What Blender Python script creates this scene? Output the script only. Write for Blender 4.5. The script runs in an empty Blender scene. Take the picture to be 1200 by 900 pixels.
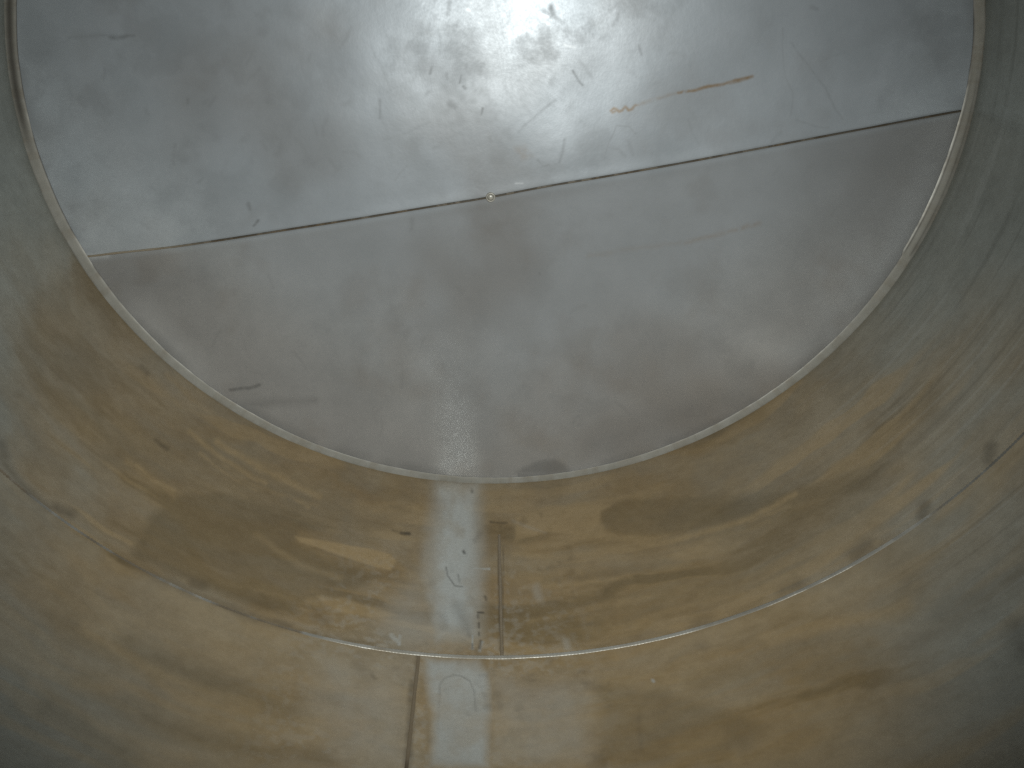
import bpy, math, random
import numpy as np
from mathutils import Matrix, Vector

# ------------------------------------------------------------------ camera, world, flash, exposure
scene = bpy.context.scene
COL = scene.collection
LIFT = 0.9173                       # the tank lies on z = 0, its long axis runs at this height
B = 0.9173                          # upright half-axis of the oval section; the level one is 1 m

cam_d = bpy.data.cameras.new("camera")
cam_d.sensor_width = 36.0
cam_d.lens = 35.01
cam_d.clip_start = 0.01
cam_d.clip_end = 100.0
cam = bpy.data.objects.new("camera", cam_d)
COL.objects.link(cam)
RIGHT = Vector((0.99880866, -0.02316601, -0.04294881))
DOWN = Vector((-0.0482272, -0.33437041, -0.94120697))
FWD = Vector((0.00744319, 0.94215697, -0.33508929))
CAM_AT = Vector((-0.0208, -2.1631, 0.0967 + LIFT))
m = Matrix((RIGHT, -DOWN, -FWD)).transposed().to_4x4()
m.translation = CAM_AT
cam.matrix_world = m
scene.camera = cam

world = bpy.data.worlds.new("World")
scene.world = world
world.use_nodes = True
world.node_tree.nodes["Background"].inputs["Color"].default_value = (0.0, 0.0, 0.0, 1)
world.node_tree.nodes["Background"].inputs["Strength"].default_value = 0.0

scene.view_settings.view_transform = 'Standard'
scene.view_settings.look = 'None'
scene.view_settings.gamma = 1.0
scene.view_settings.exposure = 0.0
scene.cycles.use_denoising = False
scene.cycles.max_bounces = 6

# the camera's own flash, just above and beside the lens
fl = bpy.data.lights.new("camera_flash", 'SPOT')
fl.energy = 103.0
fl.color = (0.955, 1.0, 0.98)
fl.spot_size = math.radians(79)
fl.spot_blend = 1.0
fl.shadow_soft_size = 0.02
flash = bpy.data.objects.new("camera_flash", fl)
COL.objects.link(flash)
flash.location = CAM_AT + RIGHT * 0.13 - DOWN * 0.13
aim = (FWD + RIGHT * -0.09 + DOWN * -0.03).normalized()
flash.rotation_euler = aim.to_track_quat('-Z', 'Y').to_euler()

# ------------------------------------------------------------------ where the wear and the painted reflections are (metres on the bulkhead; degrees round from the bottom line and metres along the shell)
SEAM = [(-0.9295,-0.3321),(-0.8651,-0.3258),(-0.7338,-0.3188),(-0.6075,-0.3061),(-0.4889,-0.2930),(-0.3202,-0.2749),(-0.1708,-0.2578),(-0.0406,-0.2437),(0.1022,-0.2228),(0.2368,-0.2072),(0.3837,-0.1887),(0.5662,-0.1629),(0.7475,-0.1373),(0.8917,-0.1173),(1.0031,-0.1030)]
BULKHEAD_MARKS = [
 ('rust','L',[(0.2307,-0.0737),(0.2362,-0.0688),(0.2416,-0.0707),(0.2469,-0.0762),(0.2541,-0.0748),(0.2614,-0.0664),(0.2685,-0.0737),(0.2757,-0.0723),(0.2830,-0.0639),(0.2902,-0.0625)],0.0024,0.0028,0.80),
 ('rust','L',[(0.2307,-0.0737),(0.2343,-0.0774),(0.2415,-0.0742)],0.0024,0.0028,0.70),
 ('rust','L',[(0.2902,-0.0625),(0.3279,-0.0521),(0.3726,-0.0437)],0.0019,0.0056,0.35),
 ('rust','L',[(0.3726,-0.0437),(0.4084,-0.0401),(0.4352,-0.0327),(0.4674,-0.0307),(0.4922,-0.0232),(0.5278,-0.0180)],0.0030,0.0028,0.85),
 ('rust','L',[(0.4798,-0.0278),(0.5278,-0.0180)],0.0037,0.0028,0.70),
 ('rust','L',[(0.3862,-0.3629),(0.4707,-0.3479),(0.5547,-0.3292)],0.0028,0.0074,0.30),
 ('rust','L',[(0.1787,-0.3816),(0.3862,-0.3629)],0.0028,0.0093,0.15),
 ('rust','P',[(0.0228,-0.1417),(0.0483,-0.1393),(0.0620,-0.1614),(0.0399,-0.1675)],0.0028,0.0111,0.30),
 ('grime_shade','L',[(-0.2525,-0.0297),(-0.2537,-0.0642)],0.0028,0.0037,0.45),
 ('grime_shade','L',[(-0.3241,-0.0334),(-0.3149,-0.0304)],0.0083,0.0093,0.35),
 ('grime_shade','L',[(-0.1055,-0.0449),(-0.0968,-0.0487)],0.0074,0.0074,0.40),
 ('grime_shade','L',[(-0.0382,-0.0565),(-0.0424,-0.0685)],0.0028,0.0037,0.55),
 ('grime_shade','L',[(-0.0788,0.0121),(-0.0834,-0.0047)],0.0028,0.0037,0.50),
 ('grime_shade','L',[(-0.0749,-0.0119),(-0.0733,-0.0137)],0.0037,0.0037,0.50),
 ('grime_shade','L',[(-0.0637,0.0585),(-0.0510,0.0345)],0.0148,0.0259,0.18),
 ('grime_shade','L',[(-0.0688,0.0319),(-0.0661,0.0183)],0.0046,0.0074,0.35),
 ('grime_shade','L',[(-0.1395,0.0316),(-0.1439,0.0183)],0.0028,0.0037,0.45),
 ('grime_shade','L',[(-0.1088,0.0151),(-0.1059,0.0048)],0.0037,0.0056,0.35),
 ('grime_shade','L',[(-0.2157,-0.0159),(-0.1831,-0.0311)],0.0148,0.0185,0.20),
 ('grime_shade','L',[(0.1516,0.0104),(0.1619,-0.0070),(0.1724,-0.0194)],0.0019,0.0028,0.50),
 ('grime_shade','L',[(0.1322,-0.1272),(0.1262,-0.1500),(0.1182,-0.1747)],0.0028,0.0037,0.40),
 ('grime_shade','L',[(0.0728,-0.1672),(0.0851,-0.1822),(0.0998,-0.1774)],0.0019,0.0037,0.45),
 ('grime_shade','L',[(0.0332,-0.1086),(0.0723,-0.0771),(0.1128,-0.0459)],0.0019,0.0046,0.28),
 ('grime_shade','L',[(-0.0721,-0.0550),(-0.0270,-0.0831),(0.0202,-0.1168)],0.0019,0.0046,0.25),
 ('grime_shade','L',[(0.2133,-0.1737),(0.2283,-0.1351),(0.2431,-0.1040),(0.2684,-0.1069),(0.2829,-0.1234)],0.0015,0.0028,0.40),
 ('grime_shade','L',[(-0.2340,-0.1946),(-0.2161,-0.1773),(-0.2002,-0.1601)],0.0019,0.0037,0.30),
 ('grime_shade','L',[(-0.2041,-0.2822),(-0.2097,-0.3062)],0.0046,0.0074,0.35),
 ('grime_shade','L',[(-0.2704,-0.3410),(-0.1952,-0.3370)],0.0241,0.0463,0.15),
 ('grime_shade','L',[(0.2884,0.0549),(0.2955,0.0379)],0.0028,0.0037,0.40),
 ('grime_shade','L',[(0.1093,0.1367),(0.1123,0.1203)],0.0046,0.0056,0.45),
 ('grime_shade','L',[(-0.2688,0.0840),(-0.2463,0.0413),(-0.2244,-0.0138)],0.0019,0.0056,0.20),
 ('grime_shade','L',[(-0.2505,-0.1098),(-0.1990,-0.0981),(-0.1526,-0.0792)],0.0019,0.0056,0.20),
 ('grime_shade','L',[(-0.0250,-0.1165),(-0.0237,-0.1254)],0.0037,0.0056,0.35),
 ('grime_shade','L',[(-0.7863,0.1179),(-0.7605,0.1168),(-0.7393,0.1191)],0.0037,0.0046,0.55),
 ('grime_shade','L',[(-0.8725,0.1200),(-0.8290,0.1214),(-0.7857,0.1211)],0.0028,0.0056,0.30),
 ('grime_shade','L',[(-0.9677,0.0944),(-0.8738,0.1135)],0.0028,0.0093,0.20),
 ('grime_shade','L',[(-0.4184,0.1494),(-0.3988,0.1388)],0.0130,0.0185,0.30),
 ('grime_shade','L',[(-0.4387,0.0947),(-0.4173,0.0838)],0.0148,0.0222,0.28),
 ('grime_shade','L',[(-0.3861,0.0658),(-0.3911,0.0527)],0.0056,0.0074,0.35),
 ('grime_shade','L',[(-0.3607,0.0413),(-0.3354,0.0132)],0.0093,0.0167,0.25),
 ('grime_shade','L',[(-0.4676,-0.1159),(-0.4783,-0.1296)],0.0074,0.0093,0.30),
 ('grime_shade','L',[(-0.5093,-0.1034),(-0.5007,-0.1214)],0.0028,0.0056,0.25),
 ('grime_shade','L',[(-0.5551,-0.2325),(-0.5531,-0.2454)],0.0037,0.0046,0.60),
 ('grime_shade','L',[(-0.5376,-0.2683),(-0.5483,-0.2790)],0.0028,0.0028,0.75),
 ('grime_shade','L',[(-0.6498,-0.0103),(-0.6511,-0.0188)],0.0028,0.0037,0.35),
 ('grime_shade','L',[(-0.6992,-0.1337),(-0.6985,-0.1408)],0.0037,0.0056,0.30),
 ('grime_shade','L',[(-0.7399,-0.0303),(-0.7372,-0.0356)],0.0037,0.0056,0.25),
 ('grime_shade','L',[(-0.3950,-0.0631),(-0.3893,-0.0930)],0.0019,0.0037,0.25),
 ('grime_shade','L',[(0.5876,0.0752),(0.5881,0.0302),(0.5959,-0.0210),(0.6156,-0.0562),(0.6123,-0.0960)],0.0015,0.0030,0.35),
 ('grime_shade','L',[(0.6050,0.0462),(0.6431,-0.0009),(0.6817,-0.0470),(0.7043,-0.0897),(0.7222,-0.1132)],0.0017,0.0030,0.38),
 ('grime_shade','L',[(0.6658,0.0066),(0.7059,0.0200)],0.0017,0.0037,0.25),
 ('grime_shade','L',[(0.6238,-0.1088),(0.6555,-0.1226),(0.6923,-0.1295)],0.0017,0.0037,0.30),
 ('grime_shade','L',[(0.6419,0.1124),(0.6544,0.1086)],0.0046,0.0056,0.45),
 ('grime_shade','L',[(0.3951,-0.0985),(0.4065,-0.1308),(0.4197,-0.1527)],0.0019,0.0037,0.22),
 ('grime_shade','P',[(-0.0011,-0.8951),(0.0157,-0.8826),(0.0526,-0.8713),(0.0892,-0.8688),(0.1091,-0.8809),(0.1250,-0.8996),(0.0678,-0.9054)],0.0019,0.0093,0.42),
 ('grime_shade','L',[(0.0321,-0.8768),(0.0689,-0.8677)],0.0019,0.0028,0.40),
 ('grime_shade','L',[(0.0699,-0.4168),(0.0716,-0.4207)],0.0028,0.0037,0.40),
 ('grime_shade','L',[(-0.1193,-0.4406),(-0.1085,-0.4509)],0.0046,0.0093,0.20),
 ('grime_shade','L',[(-0.6498,-0.6541),(-0.6104,-0.6519),(-0.5841,-0.6450)],0.0032,0.0037,0.60),
 ('grime_shade','L',[(-0.6650,-0.6931),(-0.5564,-0.6903),(-0.4618,-0.6889)],0.0093,0.0148,0.30),
 ('grime_shade','L',[(-0.4879,-0.6939),(-0.4579,-0.6891)],0.0028,0.0037,0.35),
 ('grime_shade','L',[(-0.8390,-0.3900),(-0.7660,-0.4032),(-0.6790,-0.3882)],0.0241,0.0556,0.30),  # dark dish reflection below the seam's left end, painted into the colour
 ('grime_shade','L',[(0.6789,-0.2095),(0.8257,-0.1981)],0.0333,0.0833,0.22),  # dark reflection near the seam's right end, painted in as well
 ('grime_shade','L',[(0.1911,-0.8324),(0.3121,-0.7953),(0.4912,-0.7297)],0.0222,0.0741,0.22),
 ('grime_shade','L',[(0.3922,-0.7736),(0.4363,-0.7738)],0.0028,0.0074,0.25),
 ('grime_shade','L',[(0.5873,-0.7410),(0.6185,-0.7256)],0.0037,0.0028,0.80),
 ('pale','L',[(-0.0591,0.1390),(-0.0557,0.1372)],0.0028,0.0028,0.90),
 ('pale','L',[(0.0897,0.1229),(0.1035,0.1174)],0.0023,0.0019,1.00),
 ('pale','L',[(0.0962,0.1078),(0.1065,0.1025)],0.0023,0.0028,0.80),
 ('pale','L',[(0.1369,0.0615),(0.1579,0.0555)],0.0019,0.0028,0.70),
 ('pale','L',[(0.0233,-0.2155),(0.0398,-0.2163)],0.0014,0.0019,0.80),
 ('pale','L',[(-0.1431,-0.7931),(-0.1390,-0.7911)],0.0019,0.0019,0.50),
 ('pale','L',[(-0.9129,-0.3329),(-0.8750,-0.3291)],0.0046,0.0056,0.50),
 ('pale','L',[(0.5460,-0.5972),(0.6451,-0.6227)],0.0185,0.0556,0.25),
 ('pale','L',[(-0.8146,-0.4693),(-0.7192,-0.5947)],0.0148,0.0407,0.22),  # shell mirrored along the left rim, painted as a pale band
]
SHELL_MARKS = [
 ('grime_shade','L',[(-41.32,-0.7185),(-38.67,-0.7132),(-36.04,-0.7087),(-33.12,-0.7064),(-30.07,-0.7090),(-27.11,-0.7140),(-24.36,-0.7063)],0.0054,0.0092,0.50),
 ('grime_shade','L',[(-38.85,-0.7134),(-37.34,-0.7117),(-34.73,-0.7065),(-31.54,-0.7106)],0.0031,0.0046,0.45),
 ('grime_shade','L',[(-30.21,-0.7107),(-27.59,-0.7110)],0.0062,0.0062,0.50),
 ('grime_shade','L',[(-25.33,-0.7047),(-23.94,-0.7053)],0.0062,0.0062,0.50),
 ('grime_shade','L',[(-34.12,-0.6847),(-33.31,-0.6793)],0.0108,0.0092,0.45),
 ('grime_shade','L',[(-27.31,-0.6659),(-25.94,-0.6685)],0.0092,0.0185,0.30),
 ('grime_shade','L',[(-21.69,-0.6530),(-20.56,-0.6606)],0.0092,0.0123,0.35),
 ('grime_shade','L',[(-24.33,-0.7087),(-21.17,-0.7065),(-15.24,-0.7038)],0.0023,0.0046,0.40),
 ('grime_shade','L',[(-56.11,-0.6816),(-53.67,-0.7059),(-51.26,-0.7076),(-49.51,-0.7091)],0.0046,0.0092,0.50),
 ('grime_shade','L',[(-57.08,-0.6584),(-55.90,-0.6755)],0.0077,0.0092,0.50),
 ('grime_shade','L',[(-49.03,-0.6951),(-47.74,-0.6845)],0.0092,0.0092,0.50),
 ('grime_shade','L',[(-49.51,-0.7091),(-45.09,-0.7178),(-40.94,-0.7148)],0.0031,0.0092,0.25),
 ('grime_shade','L',[(-53.07,-0.1175),(-51.78,-0.1172)],0.0031,0.0046,0.40),
 ('grime_shade','L',[(-45.82,-0.3204),(-44.91,-0.3235),(-44.13,-0.3213)],0.0038,0.0046,0.45),
 ('grime_shade','L',[(-14.65,-0.2918),(-13.62,-0.2898)],0.0031,0.0023,0.85),
 ('grime_shade','L',[(-15.72,-0.2870),(-14.67,-0.2881)],0.0023,0.0046,0.40),
 ('grime_shade','L',[(-16.52,-0.1767),(-14.08,-0.1815)],0.0023,0.0077,0.25),
 ('grime_shade','L',[(-7.02,-0.3437),(-6.91,-0.3506)],0.0023,0.0023,0.90),
 ('grime_shade','L',[(-3.77,-0.2118),(-1.74,-0.2166)],0.0019,0.0023,0.65),
 ('grime_shade','L',[(-3.78,-0.2893),(-2.23,-0.2897)],0.0138,0.0185,0.30),
 ('grime_shade','L',[(-6.25,-0.0556),(-6.14,-0.0600)],0.0023,0.0031,0.70),
 ('grime_shade','L',[(-4.47,-0.5182),(-4.38,-0.5301)],0.0023,0.0023,0.85),
 ('grime_shade','L',[(-5.18,-0.5743),(-4.64,-0.5740)],0.0019,0.0015,0.90),
 ('grime_shade','L',[(-5.18,-0.5828),(-5.18,-0.5912)],0.0019,0.0015,0.90),
 ('grime_shade','L',[(-5.08,-0.6078),(-5.07,-0.6215)],0.0019,0.0015,0.90),
 ('grime_shade','L',[(-5.06,-0.6377),(-5.06,-0.6456)],0.0019,0.0015,0.90),
 ('grime_shade','L',[(-4.88,-0.6639),(-4.96,-0.6844)],0.0027,0.0023,0.90),
 ('grime_shade','L',[(-5.73,-0.6722),(-5.63,-0.6899)],0.0015,0.0015,0.70),
 ('grime_shade','L',[(-8.88,-0.4134),(-8.62,-0.4457),(-7.78,-0.4821),(-6.93,-0.4837)],0.0014,0.0015,0.60),
 ('grime_shade','L',[(-7.47,-0.4400),(-7.34,-0.4655)],0.0014,0.0023,0.50),
 ('grime_shade','L',[(-7.48,-0.5511),(-6.88,-0.5846),(-6.30,-0.6199)],0.0077,0.0138,0.38),
 ('grime_shade','L',[(-6.42,-0.6008),(-6.01,-0.6464)],0.0038,0.0062,0.40),
 ('grime_shade','L',[(9.26,-0.8975),(8.86,-0.9726)],0.0023,0.0062,0.25),
 ('grime_shade','L',[(-8.60,-0.8182),(-8.67,-0.7918),(-8.24,-0.7728),(-7.44,-0.7646),(-6.63,-0.7658),(-5.80,-0.7789),(-5.38,-0.8078),(-5.27,-0.8570)],0.0012,0.0023,0.40),
 ('grime_shade','L',[(-8.60,-0.8182),(-8.51,-0.9109)],0.0012,0.0031,0.20),
 ('grime_shade','L',[(-9.75,-0.8526),(-9.27,-0.9315)],0.0031,0.0062,0.30),
 ('grime_shade','L',[(-2.87,-0.3190),(-2.99,-0.5181),(-3.01,-0.6943)],0.0014,0.0015,0.60),
 ('grime_shade','L',[(-2.26,-0.3193),(-2.52,-0.5182),(-2.67,-0.6944)],0.0014,0.0015,0.60),
 ('grime_shade','L',[(-2.59,-0.2120),(-2.57,-0.3191)],0.0038,0.0062,0.30),
 ('grime_shade','L',[(-11.24,-0.7910),(-10.96,-0.8963),(-10.86,-0.9880)],0.0054,0.0046,0.60),
 ('grime_shade','L',[(-11.03,-0.7199),(-11.08,-0.7906)],0.0031,0.0031,0.50),
 ('grime_shade','L',[(-16.57,-0.7542),(-15.41,-0.8062)],0.0108,0.0185,0.25),
 ('grime_shade','L',[(-15.16,-0.7825),(-14.69,-0.7919)],0.0031,0.0031,0.40),
 ('grime_shade','L',[(50.60,-0.6727),(49.55,-0.6976)],0.0092,0.0092,0.45),
 ('grime_shade','L',[(42.11,-0.6802),(41.33,-0.7000)],0.0100,0.0092,0.50),
 ('grime_shade','L',[(33.85,-0.6906),(35.22,-0.6856)],0.0123,0.0138,0.45),
 ('grime_shade','L',[(25.95,-0.6898),(27.67,-0.6908)],0.0100,0.0138,0.42),
 ('grime_shade','L',[(16.71,-0.6927),(18.05,-0.6913)],0.0108,0.0154,0.35),
 ('grime_shade','L',[(16.37,-0.7580),(16.75,-0.7683)],0.0062,0.0092,0.25),
 ('grime_shade','L',[(36.68,-0.9175),(44.14,-0.9377)],0.0123,0.0246,0.30),
 ('grime_shade','L',[(32.78,-0.9399),(39.67,-0.9565)],0.0092,0.0215,0.25),
 ('grime_shade','L',[(40.84,-1.0191),(40.20,-1.0581)],0.0108,0.0185,0.40),
 ('dark','P',[(-51.95,-0.3378),(-42.97,-0.1781),(-23.05,-0.1648),(-15.09,-0.2001),(-18.28,-0.3743),(-28.20,-0.4031),(-40.82,-0.4653),(-48.80,-0.4991)],0.0015,0.0462,0.35),
 ('dark','P',[(-1.52,-0.5339),(13.19,-0.5517),(26.71,-0.5455),(30.60,-0.6512),(20.88,-0.6792),(6.84,-0.6812),(-1.71,-0.6721)],0.0015,0.0308,0.28),
 ('dark','P',[(9.86,-0.2513),(10.36,-0.2066),(11.61,-0.1832),(13.74,-0.1812),(17.38,-0.2114),(21.42,-0.2504),(25.16,-0.3057),(27.57,-0.3648),(25.87,-0.4053),(21.64,-0.4075),(17.72,-0.3898),(13.92,-0.3560),(11.30,-0.3196),(10.13,-0.2920)],0.0015,0.0108,0.50),
 ('dark','P',[(13.79,-0.2438),(22.29,-0.2708),(35.16,-0.4316),(42.37,-0.5050),(38.94,-0.5512),(30.26,-0.4596),(21.64,-0.4075),(15.98,-0.3572)],0.0015,0.0200,0.62),
 ('dark','P',[(11.37,-0.2021),(20.46,-0.2373),(35.44,-0.4182),(39.12,-0.5008),(35.64,-0.6007),(26.71,-0.5455),(18.50,-0.4125),(12.09,-0.3258)],0.0015,0.0523,0.40),
 ('dark','P',[(27.33,-0.3800),(38.41,-0.4844),(38.89,-0.6345),(30.37,-0.6624),(18.31,-0.5966),(9.44,-0.5563),(13.71,-0.4939),(23.44,-0.4999)],0.0015,0.0462,0.30),
 ('dark','P',[(-40.88,-0.6970),(-41.40,-0.5630),(-40.15,-0.4447),(-36.39,-0.3500),(-29.35,-0.3066),(-21.74,-0.3239),(-26.07,-0.3915),(-26.27,-0.4289),(-22.19,-0.4479),(-16.75,-0.4585),(-15.21,-0.4751),(-18.13,-0.5362),(-22.67,-0.5710),(-23.61,-0.6222),(-23.32,-0.6662),(-28.48,-0.6783),(-34.76,-0.6797)],0.0015,0.0138,0.60),
 ('dark','P',[(-37.97,-0.4469),(-31.99,-0.3533),(-25.30,-0.3864),(-29.68,-0.5228),(-35.33,-0.5387)],0.0015,0.0385,0.30),
 ('dark','P',[(5.66,-0.7972),(6.05,-0.8637),(4.55,-0.9919),(10.49,-1.0139),(17.76,-1.0054),(19.58,-0.9825),(16.71,-0.9217),(12.10,-0.8498)],0.0015,0.0154,0.35),
 ('dark','L',[(-1.59,-0.5832),(7.56,-0.5608),(16.81,-0.5644),(26.37,-0.5660)],0.0108,0.0246,0.35),
 ('dark','L',[(2.37,-0.4703),(10.02,-0.4734),(15.79,-0.4798)],0.0077,0.0154,0.30),
 ('dark','L',[(2.19,-0.5255),(7.83,-0.5172),(13.71,-0.4939),(23.04,-0.5274)],0.0031,0.0077,0.25),
 ('dark','L',[(-23.56,-0.1040),(-14.29,-0.1319)],0.0077,0.0185,0.30),
 ('dark','L',[(-36.45,-0.8973),(-30.23,-0.8910),(-21.57,-0.9031)],0.0169,0.0338,0.55),
 ('dark','L',[(-43.44,-0.9101),(-36.70,-0.9218)],0.0108,0.0277,0.35),
 ('dark','L',[(-32.54,-1.0115),(-26.08,-1.0097),(-17.70,-0.9953)],0.0123,0.0246,0.45),
 ('dark','L',[(-39.19,-1.0667),(-32.54,-1.0806)],0.0108,0.0246,0.40),
 ('dark','L',[(-21.48,-0.8399),(-14.12,-0.8859)],0.0062,0.0154,0.30),
 ('light','L',[(-40.48,-0.8979),(-32.86,-0.9184),(-24.49,-0.9132)],0.0062,0.0154,0.35),
 ('light','L',[(-41.35,-1.0407),(-35.18,-1.0560),(-28.23,-1.0520)],0.0054,0.0154,0.30),
 ('light','L',[(-28.76,-0.8333),(-17.63,-0.8279),(-12.15,-0.8204)],0.0062,0.0185,0.30),
 ('dark','L',[(-38.01,-0.9978),(-30.40,-1.0094),(-23.47,-0.9915)],0.0138,0.0338,0.30),
 ('dark','L',[(24.00,-0.9034),(29.23,-0.9206)],0.0231,0.0462,0.30),
 ('dark','L',[(15.29,-0.8488),(21.58,-0.8577),(26.72,-0.8455)],0.0123,0.0308,0.25),
 ('dark','L',[(9.90,-0.6757),(10.77,-0.6755)],0.0092,0.0123,0.30),
 ('light','P',[(-26.47,-0.4104),(-23.97,-0.3968),(-20.43,-0.3845),(-17.45,-0.3789),(-15.40,-0.3865),(-14.59,-0.4093),(-15.07,-0.4485),(-16.83,-0.4459),(-19.63,-0.4362),(-23.09,-0.4261),(-25.91,-0.4248)],0.0015,0.0031,0.85),
 ('light','P',[(-22.14,-0.5869),(-19.69,-0.5737),(-15.95,-0.5874),(-13.70,-0.6044),(-15.03,-0.6216),(-18.39,-0.6242),(-21.19,-0.6106)],0.0015,0.0062,0.70),
 ('light','L',[(-39.71,-0.1861),(-34.17,-0.1964),(-29.40,-0.2090),(-25.34,-0.2213)],0.0046,0.0062,0.65),
 ('light','L',[(-43.33,-0.2112),(-37.61,-0.2407),(-32.19,-0.2570)],0.0038,0.0046,0.55),
 ('light','L',[(-45.73,-0.4418),(-43.29,-0.4508),(-40.83,-0.4434)],0.0038,0.0046,0.50),
 ('light','L',[(-49.99,-0.0669),(-43.38,-0.0878),(-36.85,-0.0945)],0.0031,0.0062,0.35),
 ('light','L',[(-40.75,-0.2639),(-37.18,-0.2879),(-32.74,-0.2987)],0.0023,0.0046,0.40),
 ('light','L',[(-18.26,-0.2150),(-15.16,-0.1841),(-13.06,-0.1632)],0.0069,0.0062,0.50),
 ('light','L',[(-30.63,-0.4528),(-25.08,-0.5020),(-20.23,-0.5085)],0.0046,0.0077,0.35),
 ('light','L',[(-46.74,-0.4470),(-44.90,-0.4531),(-41.04,-0.4439)],0.0038,0.0062,0.35),
 ('light','L',[(-37.60,-0.2623),(-34.11,-0.2811),(-25.28,-0.2614)],0.0031,0.0062,0.35),
 ('light','L',[(-28.14,-0.2700),(-26.18,-0.2803)],0.0031,0.0046,0.50),
 ('light','L',[(-40.90,-0.2225),(-33.44,-0.2486)],0.0023,0.0046,0.35),
 ('light','P',[(-0.63,-0.1896),(3.42,-0.1417),(8.86,-0.1623),(11.82,-0.1850),(10.10,-0.2128),(9.54,-0.2686),(8.01,-0.3158),(3.01,-0.2699),(-0.80,-0.2986)],0.0015,0.0046,0.65),
 ('light','L',[(-0.79,-0.3566),(2.65,-0.3816),(7.62,-0.3855),(12.18,-0.3809)],0.0062,0.0092,0.45),
 ('light','L',[(2.55,-0.4120),(7.51,-0.4056),(10.55,-0.3969)],0.0031,0.0062,0.40),
 ('light','L',[(14.55,-0.4009),(22.53,-0.4191),(27.61,-0.4292),(32.25,-0.4224)],0.0046,0.0062,0.55),
 ('light','L',[(27.32,-0.6748),(32.14,-0.6907),(36.40,-0.6927)],0.0038,0.0077,0.35),
 ('light','L',[(0.15,-0.6077),(7.45,-0.5806),(12.94,-0.5795)],0.0046,0.0077,0.35),
 ('light','L',[(-0.52,-0.4895),(6.09,-0.4902),(11.75,-0.4980)],0.0031,0.0062,0.35),
 ('light','L',[(26.40,-0.4390),(30.96,-0.4504)],0.0031,0.0062,0.35),
 ('light','L',[(8.49,-0.4077),(17.15,-0.4432),(27.97,-0.4707)],0.0038,0.0092,0.30),
 ('light','L',[(5.54,-0.1638),(10.31,-0.1075),(14.75,-0.1259)],0.0046,0.0123,0.25),
 ('light','L',[(22.71,-0.7882),(29.49,-0.8339),(34.76,-0.8635)],0.0092,0.0154,0.40),
 ('light','L',[(12.18,-0.9886),(15.19,-0.9806)],0.0108,0.0185,0.35),
 ('light','L',[(-38.59,-1.0049),(-36.08,-0.9842)],0.0108,0.0185,0.35),
 ('light','L',[(-30.79,-0.9473),(-22.34,-0.9659)],0.0077,0.0215,0.25),
 ('light','L',[(-28.28,-0.6265),(-24.32,-0.6146)],0.0031,0.0092,0.30),
 ('pale','P',[(-10.99,-0.0379),(-5.47,-0.0220),(-5.40,-0.1637),(-5.11,-0.3196),(-5.07,-0.4171),(-5.03,-0.5185),(-5.32,-0.6458),(-9.25,-0.6700),(-10.93,-0.5302),(-11.19,-0.3340),(-11.04,-0.1786)],0.0015,0.0308,0.95),
 ('pale','P',[(-13.61,-0.5107),(-9.21,-0.3975),(-5.23,-0.4880),(-5.13,-0.6845),(-12.74,-0.6958),(-15.66,-0.6357)],0.0015,0.0400,0.38),
 ('pale','P',[(-10.09,-0.7271),(-5.11,-0.7194),(-4.27,-0.7573),(-3.95,-0.8073),(-4.12,-0.9802),(-8.88,-0.9842),(-9.00,-0.8718),(-9.89,-0.7875)],0.0015,0.0123,0.85),
 ('pale','L',[(-4.76,-0.7480),(-4.11,-0.7917),(-4.04,-0.8873),(-4.12,-0.9802)],0.0038,0.0062,0.50),
 ('pale','L',[(-4.94,-0.7290),(-4.44,-0.7573)],0.0038,0.0077,0.50),
 ('pale','P',[(-8.44,-0.8501),(-8.45,-0.7846),(-7.51,-0.7716),(-6.05,-0.7768),(-5.45,-0.8144),(-5.19,-0.9804),(-8.25,-0.9832)],0.0015,0.0062,0.35),
 ('pale','P',[(-3.86,-0.7572),(5.34,-0.7961),(4.95,-0.9206),(4.27,-0.9911),(-3.90,-0.9802)],0.0015,0.0308,0.30),
 ('pale','P',[(-19.82,-0.7610),(-11.73,-0.7342),(-10.79,-0.9879),(-16.21,-1.0047),(-20.14,-0.8944)],0.0015,0.0462,0.30),
 ('pale','L',[(-8.88,-0.4134),(-4.00,-0.4132)],0.0023,0.0023,0.80),
 ('pale','P',[(-8.57,-0.4226),(-7.21,-0.4198),(-7.33,-0.4718),(-8.11,-0.4607)],0.0015,0.0031,0.80),
 ('pale','L',[(-5.75,-0.6461),(-5.63,-0.6899)],0.0019,0.0015,1.00),
 ('pale','L',[(-4.71,-0.6664),(-4.95,-0.6945)],0.0023,0.0031,0.90),
 ('pale','L',[(-13.91,-0.6672),(-13.13,-0.6846)],0.0046,0.0038,0.60),
 ('pale','L',[(-13.06,-0.6637),(-13.01,-0.6918)],0.0031,0.0031,0.60),
 ('pale','P',[(3.34,-0.6554),(4.16,-0.6658),(4.15,-0.7066),(3.31,-0.7041)],0.0015,0.0062,0.35),
 ('pale','L',[(1.15,-0.4987),(1.44,-0.5297)],0.0092,0.0092,0.30),
 ('pale','L',[(11.21,-0.8183),(11.25,-0.8230)],0.0023,0.0023,0.60),
 ('pale','L',[(-7.58,-0.1674),(-7.08,-0.2154)],0.0092,0.0077,0.50),
 ('pale','L',[(-1.09,-0.2052),(2.99,-0.2737)],0.0023,0.0031,0.15),
]

# ------------------------------------------------------------------ helpers
def lattice(seed, n=256):
    return np.random.RandomState(seed).rand(n, n)

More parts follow.
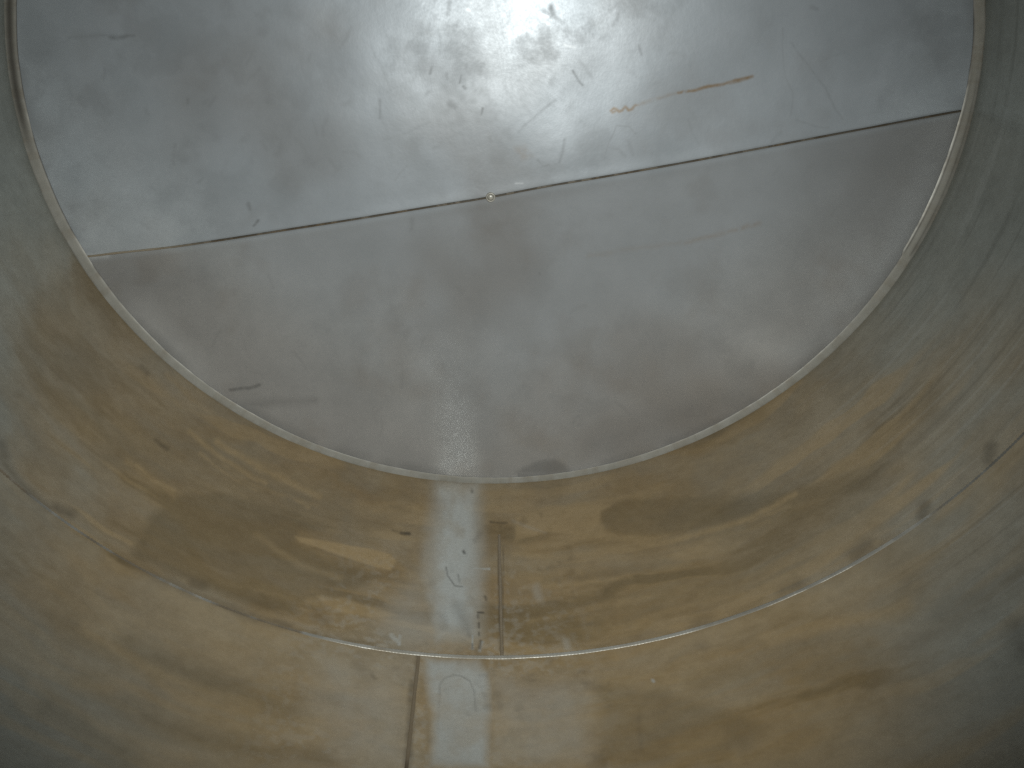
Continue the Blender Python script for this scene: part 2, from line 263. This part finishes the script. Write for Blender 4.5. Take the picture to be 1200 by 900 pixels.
def vnoise(u, v, seed):
    g = lattice(seed)
    iu = np.floor(u).astype(int); iv = np.floor(v).astype(int)
    fu = u - iu; fv = v - iv
    fu = fu * fu * (3 - 2 * fu); fv = fv * fv * (3 - 2 * fv)
    a = g[iu % 256, iv % 256]; b = g[(iu + 1) % 256, iv % 256]
    c = g[iu % 256, (iv + 1) % 256]; d = g[(iu + 1) % 256, (iv + 1) % 256]
    return (a * (1 - fu) + b * fu) * (1 - fv) + (c * (1 - fu) + d * fu) * fv

def fbm(u, v, seed, octaves=5, gain=0.55):
    t = 0; amp = 1; tot = 0
    for k in range(octaves):
        t = t + amp * vnoise(u + 17.3 * k, v + 5.1 * k, seed + k)
        u, v = 2 * (0.8 * u - 0.6 * v), 2 * (0.6 * u + 0.8 * v)        # turn each octave so the lattice does not show
        tot += amp; amp *= gain
    return t / tot

def smooth(a, b, x):
    t = np.clip((x - a) / (b - a), 0, 1)
    return t * t * (3 - 2 * t)

def seg_dist(u, v, pts, closed=False):
    d = np.full(u.shape, 1e9)
    n = len(pts)
    for k in range(n if closed else n - 1):
        ax, ay = pts[k]; bx, by = pts[(k + 1) % n]
        dx, dy = bx - ax, by - ay
        t = np.clip(((u - ax) * dx + (v - ay) * dy) / (dx * dx + dy * dy + 1e-12), 0, 1)
        d = np.minimum(d, np.hypot(u - ax - t * dx, v - ay - t * dy))
    return d

def inside(u, v, pts):
    r = np.zeros(u.shape, bool)
    n = len(pts)
    for k in range(n):
        ax, ay = pts[k]; bx, by = pts[(k + 1) % n]
        if ay == by:
            continue
        r ^= ((ay > v) != (by > v)) & (u < (bx - ax) * (v - ay) / (by - ay) + ax)
    return r

def lay_marks(u, v, marks, ragged):
    """amount of each kind of mark at every point; ragged = irregularity of the edges in metres"""
    ch = {}
    wob_u = (fbm(u * 40, v * 40, 301, 3) - 0.5) * ragged
    wob_v = (fbm(u * 40, v * 40, 401, 3) - 0.5) * ragged
    grain = fbm(u * 110, v * 110, 501, 3)
    for kind, shape, pts, half, soft, amount in marks:
        tgt = ch.setdefault(kind, np.zeros(u.shape))
        xs = [p[0] for p in pts]; ys = [p[1] for p in pts]
        pad = half + 2 * soft + ragged
        ix = np.nonzero((u > min(xs) - pad) & (u < max(xs) + pad) & (v > min(ys) - pad) & (v < max(ys) + pad))[0]
        if not len(ix):
            continue
        big = min(1.0, (half + soft) / 0.012)
        uu = u[ix] + wob_u[ix] * big; vv = v[ix] + wob_v[ix] * big
        d = seg_dist(uu, vv, pts, shape == 'P')
        if shape == 'P':
            d = np.where(inside(uu, vv, pts), -d, d)
            a = smooth(soft, -soft, d)
        else:
            a = smooth(half + soft, max(half - soft, -soft * 0.5), d)
        a = a * amount * ((0.55 + 0.9 * grain[ix]) if (shape == 'L' and big < 1) else 1.0)
        tgt[ix] = np.maximum(tgt[ix], np.clip(a, 0, 1))
    return ch

def grid_mesh(name, P, mat, parent, attrs=None, wrap=False, flip=False):
    """P: rows x cols x 3"""
    nr, nc = P.shape[:2]
    me = bpy.data.meshes.new(name)
    idx = np.arange(nr * nc).reshape(nr, nc)
    if wrap:
        idx = np.concatenate([idx, idx[:, :1]], 1)
    a, b, c, d = idx[:-1, :-1], idx[:-1, 1:], idx[1:, 1:], idx[1:, :-1]
    q = np.stack([a, d, c, b] if flip else [a, b, c, d], -1).reshape(-1, 4)
    me.vertices.add(nr * nc)
    me.vertices.foreach_set("co", P.reshape(-1).astype(np.float32))
    me.loops.add(q.size)
    me.loops.foreach_set("vertex_index", q.reshape(-1).astype(np.int32))
    me.polygons.add(len(q))
    me.polygons.foreach_set("loop_start", np.arange(0, q.size, 4, dtype=np.int32))
    me.polygons.foreach_set("loop_total", np.full(len(q), 4, np.int32))
    me.polygons.foreach_set("use_smooth", np.ones(len(q), bool))
    me.update(calc_edges=True)
    for k, val in (attrs or {}).items():
        at = me.attributes.new(k, 'FLOAT', 'POINT')
        at.data.foreach_set("value", np.asarray(val).reshape(-1).astype(np.float32))
    me.materials.append(mat)
    o = bpy.data.objects.new(name, me)
    COL.objects.link(o)
    o.parent = parent
    return o

# ------------------------------------------------------------------ materials
def nodes_of(name):
    mat = bpy.data.materials.new(name)
    mat.use_nodes = True
    return mat, mat.node_tree.nodes, mat.node_tree.links, mat.node_tree.nodes["Principled BSDF"]

class G:
    """small node-graph writer"""
    def __init__(s, n, l): s.n, s.l = n, l
    def attr(s, name):
        a = s.n.new("ShaderNodeAttribute"); a.attribute_name = name; return a.outputs["Fac"]
    def put(s, sock, val):
        if hasattr(val, "links"): s.l.new(val, sock)
        else: sock.default_value = val
    def mix(s, f, a, b, mode='MIX'):
        x = s.n.new("ShaderNodeMix"); x.data_type = 'RGBA'; x.blend_type = mode
        s.put(x.inputs[0], f); s.put(x.inputs[6], a); s.put(x.inputs[7], b)
        return x.outputs[2]
    def math(s, op, a, b=0.0, clamp=False):
        x = s.n.new("ShaderNodeMath"); x.operation = op; x.use_clamp = clamp
        s.put(x.inputs[0], a); s.put(x.inputs[1], b); return x.outputs[0]
    def noise(s, scale, detail=4, rough=0.6, vec=None, stretch=None):
        if vec is None:
            vec = s.n.new("ShaderNodeTexCoord").outputs["Object"]
        if stretch:
            mp = s.n.new("ShaderNodeMapping"); mp.inputs["Scale"].default_value = stretch
            s.l.new(vec, mp.inputs["Vector"]); vec = mp.outputs[0]
        x = s.n.new("ShaderNodeTexNoise"); x.inputs["Scale"].default_value = scale
        x.inputs["Detail"].default_value = detail; x.inputs["Roughness"].default_value = rough
        s.l.new(vec, x.inputs["Vector"]); return x.outputs["Fac"]
    def ramp(s, f, p0, p1, v0=0.0, v1=1.0):
        x = s.n.new("ShaderNodeMapRange"); x.clamp = True
        s.put(x.inputs[0], f); x.inputs[1].default_value = p0; x.inputs[2].default_value = p1
        x.inputs[3].default_value = v0; x.inputs[4].default_value = v1; return x.outputs[0]

def c4(r, g, b): return (r, g, b, 1.0)

def bulkhead_material():
    mat, n, l, p = nodes_of("dull_rolled_steel")
    g = G(n, l)
    mott = g.ramp(g.noise(7, 6, 0.65), 0.32, 0.70)
    fine = g.ramp(g.noise(140, 5, 0.7), 0.3, 0.7)
    colr = g.mix(mott, c4(0.37, 0.402, 0.43), c4(0.465, 0.50, 0.535))
    colr = g.mix(g.math('MULTIPLY', fine, 0.10), colr, c4(0.25, 0.25, 0.25))
    colr = g.mix(g.attr("film"), colr, c4(0.235, 0.215, 0.195))
    colr = g.mix(g.attr("pale"), colr, c4(0.72, 0.74, 0.75))
    colr = g.mix(g.attr("rust"), colr, c4(0.27, 0.165, 0.065))
    colr = g.mix(g.attr("grime_shade"), colr, c4(0.055, 0.05, 0.04))
    l.new(colr, p.inputs["Base Color"])
    p.inputs["Metallic"].default_value = 0.19
    rg = g.math('ADD', g.ramp(mott, 0, 1, 0.37, 0.30), g.math('MULTIPLY', g.attr("grime_shade"), 0.3))
    rg = g.math('ADD', rg, g.math('MULTIPLY', fine, 0.05))
    l.new(rg, p.inputs["Roughness"])
    bp = n.new("ShaderNodeBump"); bp.inputs["Strength"].default_value = 0.12; bp.inputs["Distance"].default_value = 0.002
    l.new(g.noise(34, 5, 0.6), bp.inputs["Height"]); l.new(bp.outputs[0], p.inputs["Normal"])
    return mat

def shell_material():
    mat, n, l, p = nodes_of("stained_brushed_steel")
    g = G(n, l)
    fine = g.ramp(g.noise(150, 5, 0.7), 0.3, 0.7)
    mott = g.ramp(g.noise(9, 6, 0.65), 0.3, 0.7)
    film = g.attr("film")
    steel = g.mix(mott, c4(0.34, 0.37, 0.345), c4(0.42, 0.45, 0.42))
    brown = g.mix(mott, c4(0.41, 0.262, 0.100), c4(0.505, 0.345, 0.150))
    colr = g.mix(film, steel, brown)
    colr = g.mix(g.attr("dark"), colr, c4(0.155, 0.105, 0.032))
    colr = g.mix(g.attr("light"), colr, c4(0.62, 0.43, 0.20))
    mid = g.ramp(g.noise(38, 5, 0.7), 0.32, 0.68)
    colr = g.mix(g.math('MULTIPLY', g.math('SUBTRACT', 1.0, mid), 0.20), colr, c4(0.16, 0.115, 0.06))
    colr = g.mix(g.math('MULTIPLY', mid, 0.10), colr, c4(0.55, 0.47, 0.36))
    colr = g.mix(g.attr("pale"), colr, c4(0.67, 0.69, 0.66))
    colr = g.mix(g.math('MULTIPLY', fine, 0.16), colr, c4(0.20, 0.16, 0.11))
    colr = g.mix(g.attr("grime_shade"), colr, c4(0.035, 0.028, 0.02))
    l.new(colr, p.inputs["Base Color"])
    l.new(g.math("ADD", g.ramp(film, 0, 1, 0.45, 0.15), g.math("MULTIPLY", g.attr("pale"), 0.30), clamp=True), p.inputs["Metallic"])
    p.inputs['Anisotropic'].default_value = 0.75
    p.inputs['Anisotropic Rotation'].default_value = 0.25
    tg = n.new('ShaderNodeTangent'); tg.direction_type = 'RADIAL'; tg.axis = 'Y'
    l.new(tg.outputs[0], p.inputs['Tangent'])
    rg = g.math('ADD', g.math('SUBTRACT', g.ramp(film, 0, 1, 0.34, 0.40), g.math('MULTIPLY', g.attr('pale'), 0.15)), g.math('MULTIPLY', fine, 0.06))
    rg = g.math('ADD', rg, g.math('MULTIPLY', g.attr("grime_shade"), 0.3))
    l.new(rg, p.inputs["Roughness"])
    bp = n.new("ShaderNodeBump"); bp.inputs["Strength"].default_value = 0.15; bp.inputs["Distance"].default_value = 0.002
    l.new(g.noise(70, 6, 0.7), bp.inputs["Height"]); l.new(bp.outputs[0], p.inputs["Normal"])
    return mat

def weld_material():
    mat, n, l, p = nodes_of("weld_metal")
    g = G(n, l)
    mott = g.ramp(g.noise(35, 4, 0.6), 0.3, 0.7)
    colr = g.mix(mott, c4(0.43, 0.41, 0.355), c4(0.54, 0.52, 0.465))
    colr = g.mix(g.attr("rust"), colr, c4(0.27, 0.185, 0.09))
    colr = g.mix(g.attr("grime_shade"), colr, c4(0.04, 0.033, 0.025))
    l.new(colr, p.inputs["Base Color"])
    p.inputs["Metallic"].default_value = 0.22
    l.new(g.math('ADD', g.ramp(mott, 0, 1, 0.40, 0.30), g.math('MULTIPLY', g.attr("grime_shade"), 0.35)), p.inputs["Roughness"])
    return mat

M_BULK, M_SHELL, M_WELD = bulkhead_material(), shell_material(), weld_material()

# ------------------------------------------------------------------ the tank
tank = bpy.data.objects.new("storage_tank", None)
COL.objects.link(tank)
tank.empty_display_size = 0.3
tank["label"] = "inside of an oval welded steel tank, grey end wall and brown stained bottom"
tank["category"] = "tank"
tank["kind"] = "thing"

SX = np.array([p[0] for p in SEAM]); SZ = np.array([p[1] for p in SEAM])
def seam_z(x):
    k = np.clip(x, SX[0], SX[-1])
    return np.interp(k, SX, SZ) + np.where(x < SX[0], 0, 0)

def half_h(x):
    return 1.003 * B * np.sqrt(np.clip(1 - (x / 1.003) ** 2, 0, 1))

def bulk_y(x, z):
    """gentle dishing and waviness of the two plates; positive is away from the camera"""
    d = seam_z(x) - z
    r = np.clip(np.hypot(x, z / B), 0, 1)
    rim = 1 - smooth(0.80, 1.0, r)
    wav = (fbm(x * 2.3 + 9, z * 2.3 + 4, 71, 3) - 0.5) * 0.013 * rim
    low = 0.006 * np.sin(np.pi * np.clip(d / 0.66, 0, 1)) * rim
    pull = -0.0007 * np.exp(-(d / 0.018) ** 2)            # the sheet is drawn in along the seam
    tip = -0.0006 * np.exp(-(np.clip(-d, 0, 9) / 0.12) ** 1.0) * rim
    return wav + low + pull * rim + tip

def bulk_attrs(x, z, upper):
    u, v = x.reshape(-1), z.reshape(-1)
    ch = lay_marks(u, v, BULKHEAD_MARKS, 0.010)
    d = seam_z(u) - v
    blotch = fbm(u * 9, v * 9, 611, 5)
    cloud = fbm(u * 2.4 + 3, v * 2.4, 641, 4)
    film = smooth(0.50, 0.80, cloud) * 0.35 + smooth(0.5, 0.8, blotch) * 0.15
    if not upper:
        film = film + 0.26 * smooth(0.0, 0.02, d) + 0.34 * smooth(0.30, 0.62, np.hypot(u, v / B) - 0.3)
    grime_shade = ch.get('grime_shade', np.zeros(u.shape)) * 0.62
    # patchy smears and short hairline scratches, thickest on the upper plate
    grime_shade = np.maximum(grime_shade, smooth(0.50, 0.72, fbm(u * 15, v * 15, 621, 5)) * (0.3 + 0.7 * smooth(0.40, 0.62, cloud)) * (0.14 if upper else 0.08))
    rnd = random.Random(11 if upper else 12)
    for k in range(100 if upper else 40):
        x0 = rnd.gauss(-0.05, 0.40); z0 = rnd.uniform(-0.28, 0.24) if upper else rnd.uniform(-0.85, -0.2)
        a = rnd.choice((1.2, 2.0, 0.5)) + rnd.gauss(0, 0.5); ln = rnd.uniform(0.004, 0.026)
        bend = rnd.uniform(-0.6, 0.6)
        pts = [(x0, z0), (x0 + math.cos(a) * ln, z0 + math.sin(a) * ln),
               (x0 + math.cos(a) * ln + math.cos(a + bend) * ln, z0 + math.sin(a) * ln + math.sin(a + bend) * ln)]
        w = rnd.uniform(0.0006, 0.0022); amt = rnd.uniform(0.04, 0.15) * (1 if upper else 0.6)
        xs = [p[0] for p in pts]; ys = [p[1] for p in pts]
        ix = np.nonzero((u > min(xs) - .01) & (u < max(xs) + .01) & (v > min(ys) - .01) & (v < max(ys) + .01))[0]
        if len(ix):
            dd = seg_dist(u[ix], v[ix], pts)
            grime_shade[ix] = np.maximum(grime_shade[ix], amt * smooth(w + 0.006, w * 0.2, dd))
    # dirt held in the corner of the rim and beside the seam
    r = np.hypot(u, v / B)
    grime_shade = np.maximum(grime_shade, smooth(0.955, 0.99, r) * 0.22 * smooth(0.35, 0.6, fbm(np.arctan2(u, v) * 9, r * 3, 661, 3)))
    grime_shade = np.maximum(grime_shade, 0.30 * smooth(0.0075, 0.003, np.abs(d)) * smooth(-0.80, -0.55, u))
    z0 = np.zeros(u.shape)
    return dict(film=np.clip(film, 0, 1), grime_shade=np.clip(grime_shade, 0, 1), rust=ch.get('rust', z0) * 0.85 * smooth(0.12, 0.45, fbm(u * 70, v * 70, 671, 3)), pale=ch.get('pale', z0) * 0.7)

def make_lower():
    x = np.linspace(SX[0] - 0.002, SX[-1] - 0.004, 900)
    top = seam_z(x); bot = -half_h(x)
    bot = np.minimum(bot, top - 1e-4)
    t = np.linspace(0, 1, 330)[:, None]
    X = np.repeat(x[None], 330, 0); Z = bot[None] + (top - bot)[None] * t
    P = np.stack([X, bulk_y(X, Z), Z], -1)
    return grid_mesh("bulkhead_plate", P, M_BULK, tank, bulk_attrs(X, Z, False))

def make_upper():
    th = np.linspace(-1, 1, 960)
    x = 1.0025 * np.sin(th * np.pi / 2) * 0.35 + 1.0025 * th * 0.65
    h = half_h(x)
    low = np.where(x < SX[0], -h, seam_z(x)); low = np.maximum(low, -h)
    low = np.where(x > SX[-1] - 0.003, -h, low)
    mid = np.minimum(0.26, h)
    t = np.linspace(0, 1, 300)[:, None]
    Z1 = low[None] + (mid - low)[None] * t
    t2 = np.linspace(0, 1, 40)[1:, None]
    Z2 = mid[None] + (h - mid)[None] * t2
    Z = np.concatenate([Z1, Z2], 0); X = np.repeat(x[None], Z.shape[0], 0)
    P = np.stack([X, bulk_y(X, Z), Z], -1)
    return grid_mesh("bulkhead_plate", P, M_BULK, tank, bulk_attrs(X, Z, True))

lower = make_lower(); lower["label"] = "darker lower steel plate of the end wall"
upper = make_upper(); upper["label"] = "bright scratched upper steel plate with a rust streak"

# ---- straight seam across the end wall
def ribbon(name, path, across, out, half, rise, parent, attrs, ripple=0.0, pitch=0.006, seed=5, n=9):
    """a low convex bead along path (k x 3); across and out are unit vectors at each point"""
    k = len(path)
    s = np.concatenate([[0], np.cumsum(np.linalg.norm(np.diff(path, axis=0), axis=1))])
    wob = 1 + 0.35 * (fbm(s * 30, s * 0, seed, 3) - 0.5)
    rip = 1 + ripple * np.abs(np.sin(np.pi * s / pitch + 2 * fbm(s * 40, s * 0 + 3, seed + 9, 2)))
    a = np.linspace(0, np.pi, n)
    P = (path[None] + np.cos(a)[:, None, None] * across[None] * (half * wob)[None, :, None]
         + (np.sin(a)[:, None] * (rise * rip)[None] - 0.0006)[..., None] * out[None])
    return grid_mesh(name, P, M_WELD, parent, {q: np.broadcast_to(f(s, np.cos(a)[:, None]), (n, k)) for q, f in attrs.items()}), s

px = np.linspace(SX[0] + 0.012, SX[-1] - 0.012, 1500)
pz = np.interp(px, SX, SZ)
ker = np.ones(61) / 61
pz = np.convolve(np.pad(pz, 30, mode='edge'), ker, 'valid')
path = np.stack([px, bulk_y(px, pz), pz], 1)
tan = np.gradient(path, axis=0); tan /= np.linalg.norm(tan, axis=1)[:, None]
out = np.tile([0., -1., 0.], (len(px), 1)); across = np.cross(tan, out)
seam, _ = ribbon("plate_seam", path, across, out, np.full(len(px), 0.0025), np.full(len(px), 0.0014), tank,
    dict(grime_shade=lambda s, c: np.clip((0.62 + 0.25 * smooth(0.4, 0.0, c)) * smooth(0.10, 0.32, s) * (0.75 + 0.25 * smooth(0.30, 0.5, fbm(s * 60, c * 0 + s * 0, 77, 3))) + 0 * c, 0, 1),
         rust=lambda s, c: 0.5 + 0.35 * smooth(0.45, 0.7, fbm(s * 25, s * 0, 99, 3)) + 0 * c), ripple=0.2)

# ---- small round plug sitting on the seam
def lathe(name, prof, seg, centre, parent, mat):
    a = np.linspace(0, 2 * np.pi, seg, endpoint=False)
    P = np.stack([np.stack([centre[0] + r * np.cos(a), np.full(seg, centre[1] - h), centre[2] + r * np.sin(a)], -1) for r, h in prof])
    z = np.zeros(P.shape[:2])
    return grid_mesh(name, P, mat, parent, dict(grime_shade=z, rust=z), wrap=True)
cx, cz = -0.0314, -0.2422
cy = float(bulk_y(np.array([cx]), np.array([cz]))[0])
plug = lathe("drain_plug", [(0.0001, 0.0045), (0.004, 0.0045), (0.0062, 0.003), (0.0064, -0.002)], 40, (cx, cy, cz), tank, M_WELD)
lathe("plug_rim", [(0.0066, -0.002), (0.0070, 0.005), (0.0084, 0.0066), (0.0100, 0.0052), (0.0108, -0.002)], 48, (cx, cy, cz), plug, M_WELD)

# ---- shell of the tank, in two courses
Y_GIRTH = -0.713
def v_of(y):
    return -(0.2286 * np.abs(y) + 0.299 * y * y)
ARC = 0.0171                                           # metres of arc per degree near the bottom
SM = []
for kind, shape, pts, half, soft, amount in SHELL_MARKS:
    SM.append((kind, shape, [(a * ARC, float(v_of(y))) for a, y in pts], half, soft, amount))

def shell_attrs(PH, Y):
    ph, y = PH.reshape(-1), Y.reshape(-1)
    u, v = ph * ARC, v_of(y)
    ch = lay_marks(u, v, SM, 0.007)
    z0 = np.zeros(u.shape)
    g = lambda k: ch.get(k, z0)
    warp = (fbm(u * 3, v * 6, 711, 4) - 0.5)
    streak = (0.45 * vnoise(u * 2.0 + warp * 1.2, v * 18 + warp * 4, 721) + 0.3 * vnoise(u * 4.1 + 7, v * 42 + warp * 6, 722)
              + 0.15 * vnoise(u * 9 + 3, v * 95 + warp * 8, 723) + 0.1 * vnoise(u * 40, v * 190, 724))        # long tide streaks that run round the shell
    blot = fbm(u * 7 + warp * 3, v * 12 + warp * 4, 731, 5)
    hair = 0.6 * vnoise(u * 2.6, v * 130, 741) + 0.4 * vnoise(u * 5, v * 300, 742)
    reach = smooth(80, 26, np.abs(ph + 4 + warp * 40)) * (1 - 0.85 * smooth(20, 40, np.abs(ph)) * smooth(-0.75, -1.15, y))
    film = reach * (0.86 + 0.75 * (streak - 0.45) + 0.5 * (blot - 0.5))
    pale = np.maximum(g('pale'), 0.22 * smooth(0.50, 0.8, blot) * smooth(40, 5, np.abs(ph + 8)) * smooth(-0.2, -0.9, y))
    brk = smooth(0.30, 0.62, fbm(u * 22, v * 22, 761, 4))
    pale = pale * (0.70 + 0.30 * brk)
    speck = fbm(u * 90, v * 110, 791, 4)
    near = smooth(20, 5, np.abs(ph + 9)) * smooth(-0.25, -0.65, y)
    pale = np.maximum(pale, 0.24 * near * smooth(0.42, 0.72, speck))
    dark = np.maximum(g('dark'), smooth(0.52, 0.76, streak) * 0.60 * reach)
    dark = np.maximum(dark, smooth(0.55, 0.78, blot) * 0.26 * reach)
    dark = np.maximum(dark, 0.22 * near * smooth(0.60, 0.30, speck))
    tong = vnoise(u * 3.0 + warp * 2, v * 34 + warp * 3, 751) * 0.6 + vnoise(u * 6.5 + 3, v * 70 + warp * 4, 752) * 0.4
    lightn = (1 - 0.8 * smooth(0, 0.4, g('dark'))) * smooth(0.56, 0.70, tong) * (0.20 + 0.28 * smooth(-0.80, -0.65, y)) * smooth(60, 45, np.abs(ph))
    light = np.maximum(np.maximum(g('light'), lightn), (1 - 0.8 * smooth(0, 0.4, g('dark'))) * smooth(0.40, 0.22, streak) * 0.30 * reach)
    grime_shade = g('grime_shade') * 0.72
    rub = 0.5 * vnoise(u * 2.2 + 5, v * 160, 745) + 0.5 * vnoise(u * 4, v * 340 + 3, 746)
    pale = np.maximum(pale, smooth(0.60, 0.9, rub) * 0.15 * smooth(28, 50, ph))
    side = smooth(25, 55, np.abs(ph))
    grime_shade = np.maximum(grime_shade, smooth(0.58, 0.90, hair) * (0.02 + 0.14 * side * (ph > 0) + 0.04 * side))
    grime_shade = np.maximum(grime_shade, smooth(0.60, 0.85, fbm(u * 34, v * 34, 781, 4)) * (0.05 + 0.16 * smooth(16, 4, np.abs(ph))))
    return dict(film=np.clip(film, 0, 1), pale=np.clip(pale, 0, 1), dark=np.clip(dark * (1 - 0.6 * pale), 0, 1),
                light=np.clip(light, 0, 1), grime_shade=np.clip(grime_shade, 0, 1))

def shell_pt(PH, Y):
    a = np.radians(PH)
    w = (fbm(PH * 0.04 + 8, Y * 2.0 + 30, 801, 3) - 0.5) * 0.010 * smooth(-0.02, -0.15, Y) * smooth(0.0, 0.12, np.abs(Y - Y_GIRTH))
    dip = 0.0025 * np.exp(-((Y - Y_GIRTH) / 0.03) ** 2)
    k = 1 + w - dip
    return np.stack([k * np.sin(a), Y, -B * k * np.cos(a)], -1)

def make_course(y0, y1, ny, half_deg, n_fine, extra):
    fine = np.linspace(-half_deg, half_deg, n_fine)
    rest = np.linspace(half_deg, 360 - half_deg, 60)[1:-1]
    ph = np.concatenate([fine, rest])
    ph = np.where(ph > 180, ph - 360, ph)
    y = np.concatenate([np.linspace(y0, y1, ny), extra])
    PH = np.repeat(ph[None], len(y), 0); Y = np.repeat(y[:, None], len(ph), 1)
    return grid_mesh("shell_course", shell_pt(PH, Y), M_SHELL, tank, shell_attrs(PH, Y), wrap=True)

course = make_course(0.003, Y_GIRTH, 290, 112, 1400, [])
course["label"] = "brown stained steel course next to the end wall"
course2 = make_course(Y_GIRTH, -1.26, 300, 72, 1150, np.linspace(-1.26, -2.7, 14)[1:])
course2["label"] = "stained steel course nearer the camera with a clean grey patch"

# ---- fillet weld between end wall and shell
ph = np.linspace(-180, 180, 3000, endpoint=False)
a = np.radians(ph)
rs = np.random.RandomState(4)
leg = 0.0098 + 0.0062 * np.clip(np.abs(ph) / 70, 0, 1) + 0.0016 * (fbm(ph * 0.25, ph * 0 + 2, 821, 3) - 0.5)
leg = leg + 0.005 * smooth(62.5, 63.6, ph) * smooth(88, 78, ph)                   # the broader lap on the right
leg2 = 0.014 + 0.006 * np.clip(np.abs(ph) / 70, 0, 1) + 0.002 * (fbm(ph * 0.3, ph * 0 + 7, 831, 3) - 0.5)
NP = 11
t = np.linspace(0, 1, NP)
rad = 1 - leg[None] * (1 - t)[:, None] ** 1.24
rad = np.where(t[:, None] == 1, 1.0005, rad)
yy = -leg2[None] * (t[:, None] ** 1.24)
rip = 0.00012 * np.sin(ph * 3.0 + 3 * fbm(ph * 0.5, ph * 0, 841, 2))[None] * np.sin(np.pi * t)[:, None]
base_y = bulk_y(np.sin(a) * (1 - leg), -B * np.cos(a) * (1 - leg))
yy = yy + base_y[None] * (1 - t)[:, None] - 0.0008 * (t[:, None] < 1) + rip
P = np.stack([np.sin(a)[None] * rad, yy, -B * np.cos(a)[None] * rad], -1)
edge_n = fbm(ph * 0.16, ph * 0 + 4, 851, 4)[None]
side = smooth(45, 80, np.abs(ph))[None]
gr = smooth(0.20, 0.0, t)[:, None] * smooth(0.15, 0.6, edge_n) * (0.42 + 0.45 * side)
gr = np.maximum(gr, smooth(0.82, 1.0, t)[:, None] * smooth(0.15, 0.6, 1 - edge_n) * (0.42 + 0.40 * side))
lap = (smooth(62.5, 64, ph) * smooth(92, 80, ph))[None]
gr = np.maximum(gr, lap * (0.75 * np.exp(-((t[:, None] - 0.20) / 0.09) ** 2) + 0.6 * np.exp(-((t[:, None] - 0.72) / 0.10) ** 2)) * (0.5 + edge_n))
gr = np.maximum(gr, 0.8 * (smooth(-80, -90, ph))[None] * np.exp(-((t[:, None] - 0.55) / 0.35) ** 2))
ru = 0.25 * smooth(0.45, 0.7, fbm(ph * 0.9, ph * 0 + 9, 861, 4))[None] * np.ones((NP, 1)) * (0.3 + 0.7 * np.abs(2 * t - 1))[:, None]
rim = grid_mesh("rim_weld", P, M_WELD, tank, dict(grime_shade=np.clip(gr, 0, 1), rust=ru), wrap=True)

# ---- girth weld between the two courses
ph = np.linspace(-180, 180, 3600, endpoint=False); a = np.radians(ph)
k = 1 - 0.0025
path = np.stack([k * np.sin(a), np.full(len(a), Y_GIRTH), -B * k * np.cos(a)], 1)
path = np.concatenate([path, path[:1]])
a2 = np.append(a, a[0] + 2 * np.pi); ph2 = np.append(ph, 180)
out = np.stack([-np.sin(a2) * B, 0 * a2, np.cos(a2)], 1); out /= np.linalg.norm(out, axis=1)[:, None]
across = np.tile([0., 1., 0.], (len(a2), 1))
dirt = smooth(-15, -26, ph2) * smooth(-60, -40, ph2) * 0.25 + smooth(38, 50, ph2) * 0.3 + smooth(12, 22, ph2) * 0.22 + smooth(-40, -55, ph2) * 0.3
girth, _ = ribbon("girth_weld", path, across, out, np.full(len(a2), 0.0050), 0.0006 + 0.0011 * smooth(42, 34, ph2) * smooth(-24, -16, ph2), tank,
    dict(grime_shade=lambda s, c: np.clip(dirt * smooth(0.15, 0.45, fbm(s * 30, s * 0, 871, 4)) + 0.5 * smooth(0.80, 1.0, np.abs(c)) * smooth(0.45, 0.7, fbm(s * 22, s * 0 + 3, 873, 3)), 0, 0.95),
         rust=lambda s, c: smooth(0.42, 0.65, fbm(s * 16, s * 0 + 5, 877, 4)) * (0.15 + 0.6 * (smooth(-12, -17, ph2) + smooth(38, 46, ph2))) + 0 * c), ripple=0.4)

# ---- longitudinal welds of the two courses
def long_weld(phi, y0, y1, half, parent, grime_shade):
    y = np.linspace(y0, y1, 400)
    ang = math.radians(phi)
    PHI = np.full(400, phi)
    path = shell_pt(PHI, y)
    o = np.array([-math.sin(ang) * B, 0, math.cos(ang)]); o /= np.linalg.norm(o)
    acr = np.cross([0., -1., 0.], o)
    return ribbon("longitudinal_weld", path, np.tile(acr, (400, 1)), np.tile(o, (400, 1)), np.full(400, half), np.full(400, 0.0011), parent,
        dict(grime_shade=grime_shade, rust=lambda s, c: 0.8 + 0 * s + 0 * c), ripple=0.2)
long_weld(-2.75, -0.27, Y_GIRTH + 0.006, 0.0036, course,
    lambda s, c: np.clip(0.75 * smooth(0.60, 0.97, np.abs(c)) * smooth(0.0, 0.25, s), 0, 0.8))
long_weld(-10.9, Y_GIRTH - 0.006, -2.6, 0.0034, course2,
    lambda s, c: np.clip((0.15 + 0.5 * smooth(0.35, 0.65, fbm(s * 14, s * 0, 883, 3)) * smooth(0.05, 0.15, s)) + 0 * c, 0, 0.95))

for o in (lower, upper, seam, plug, course, course2, rim, girth):
    o.location.z = LIFT
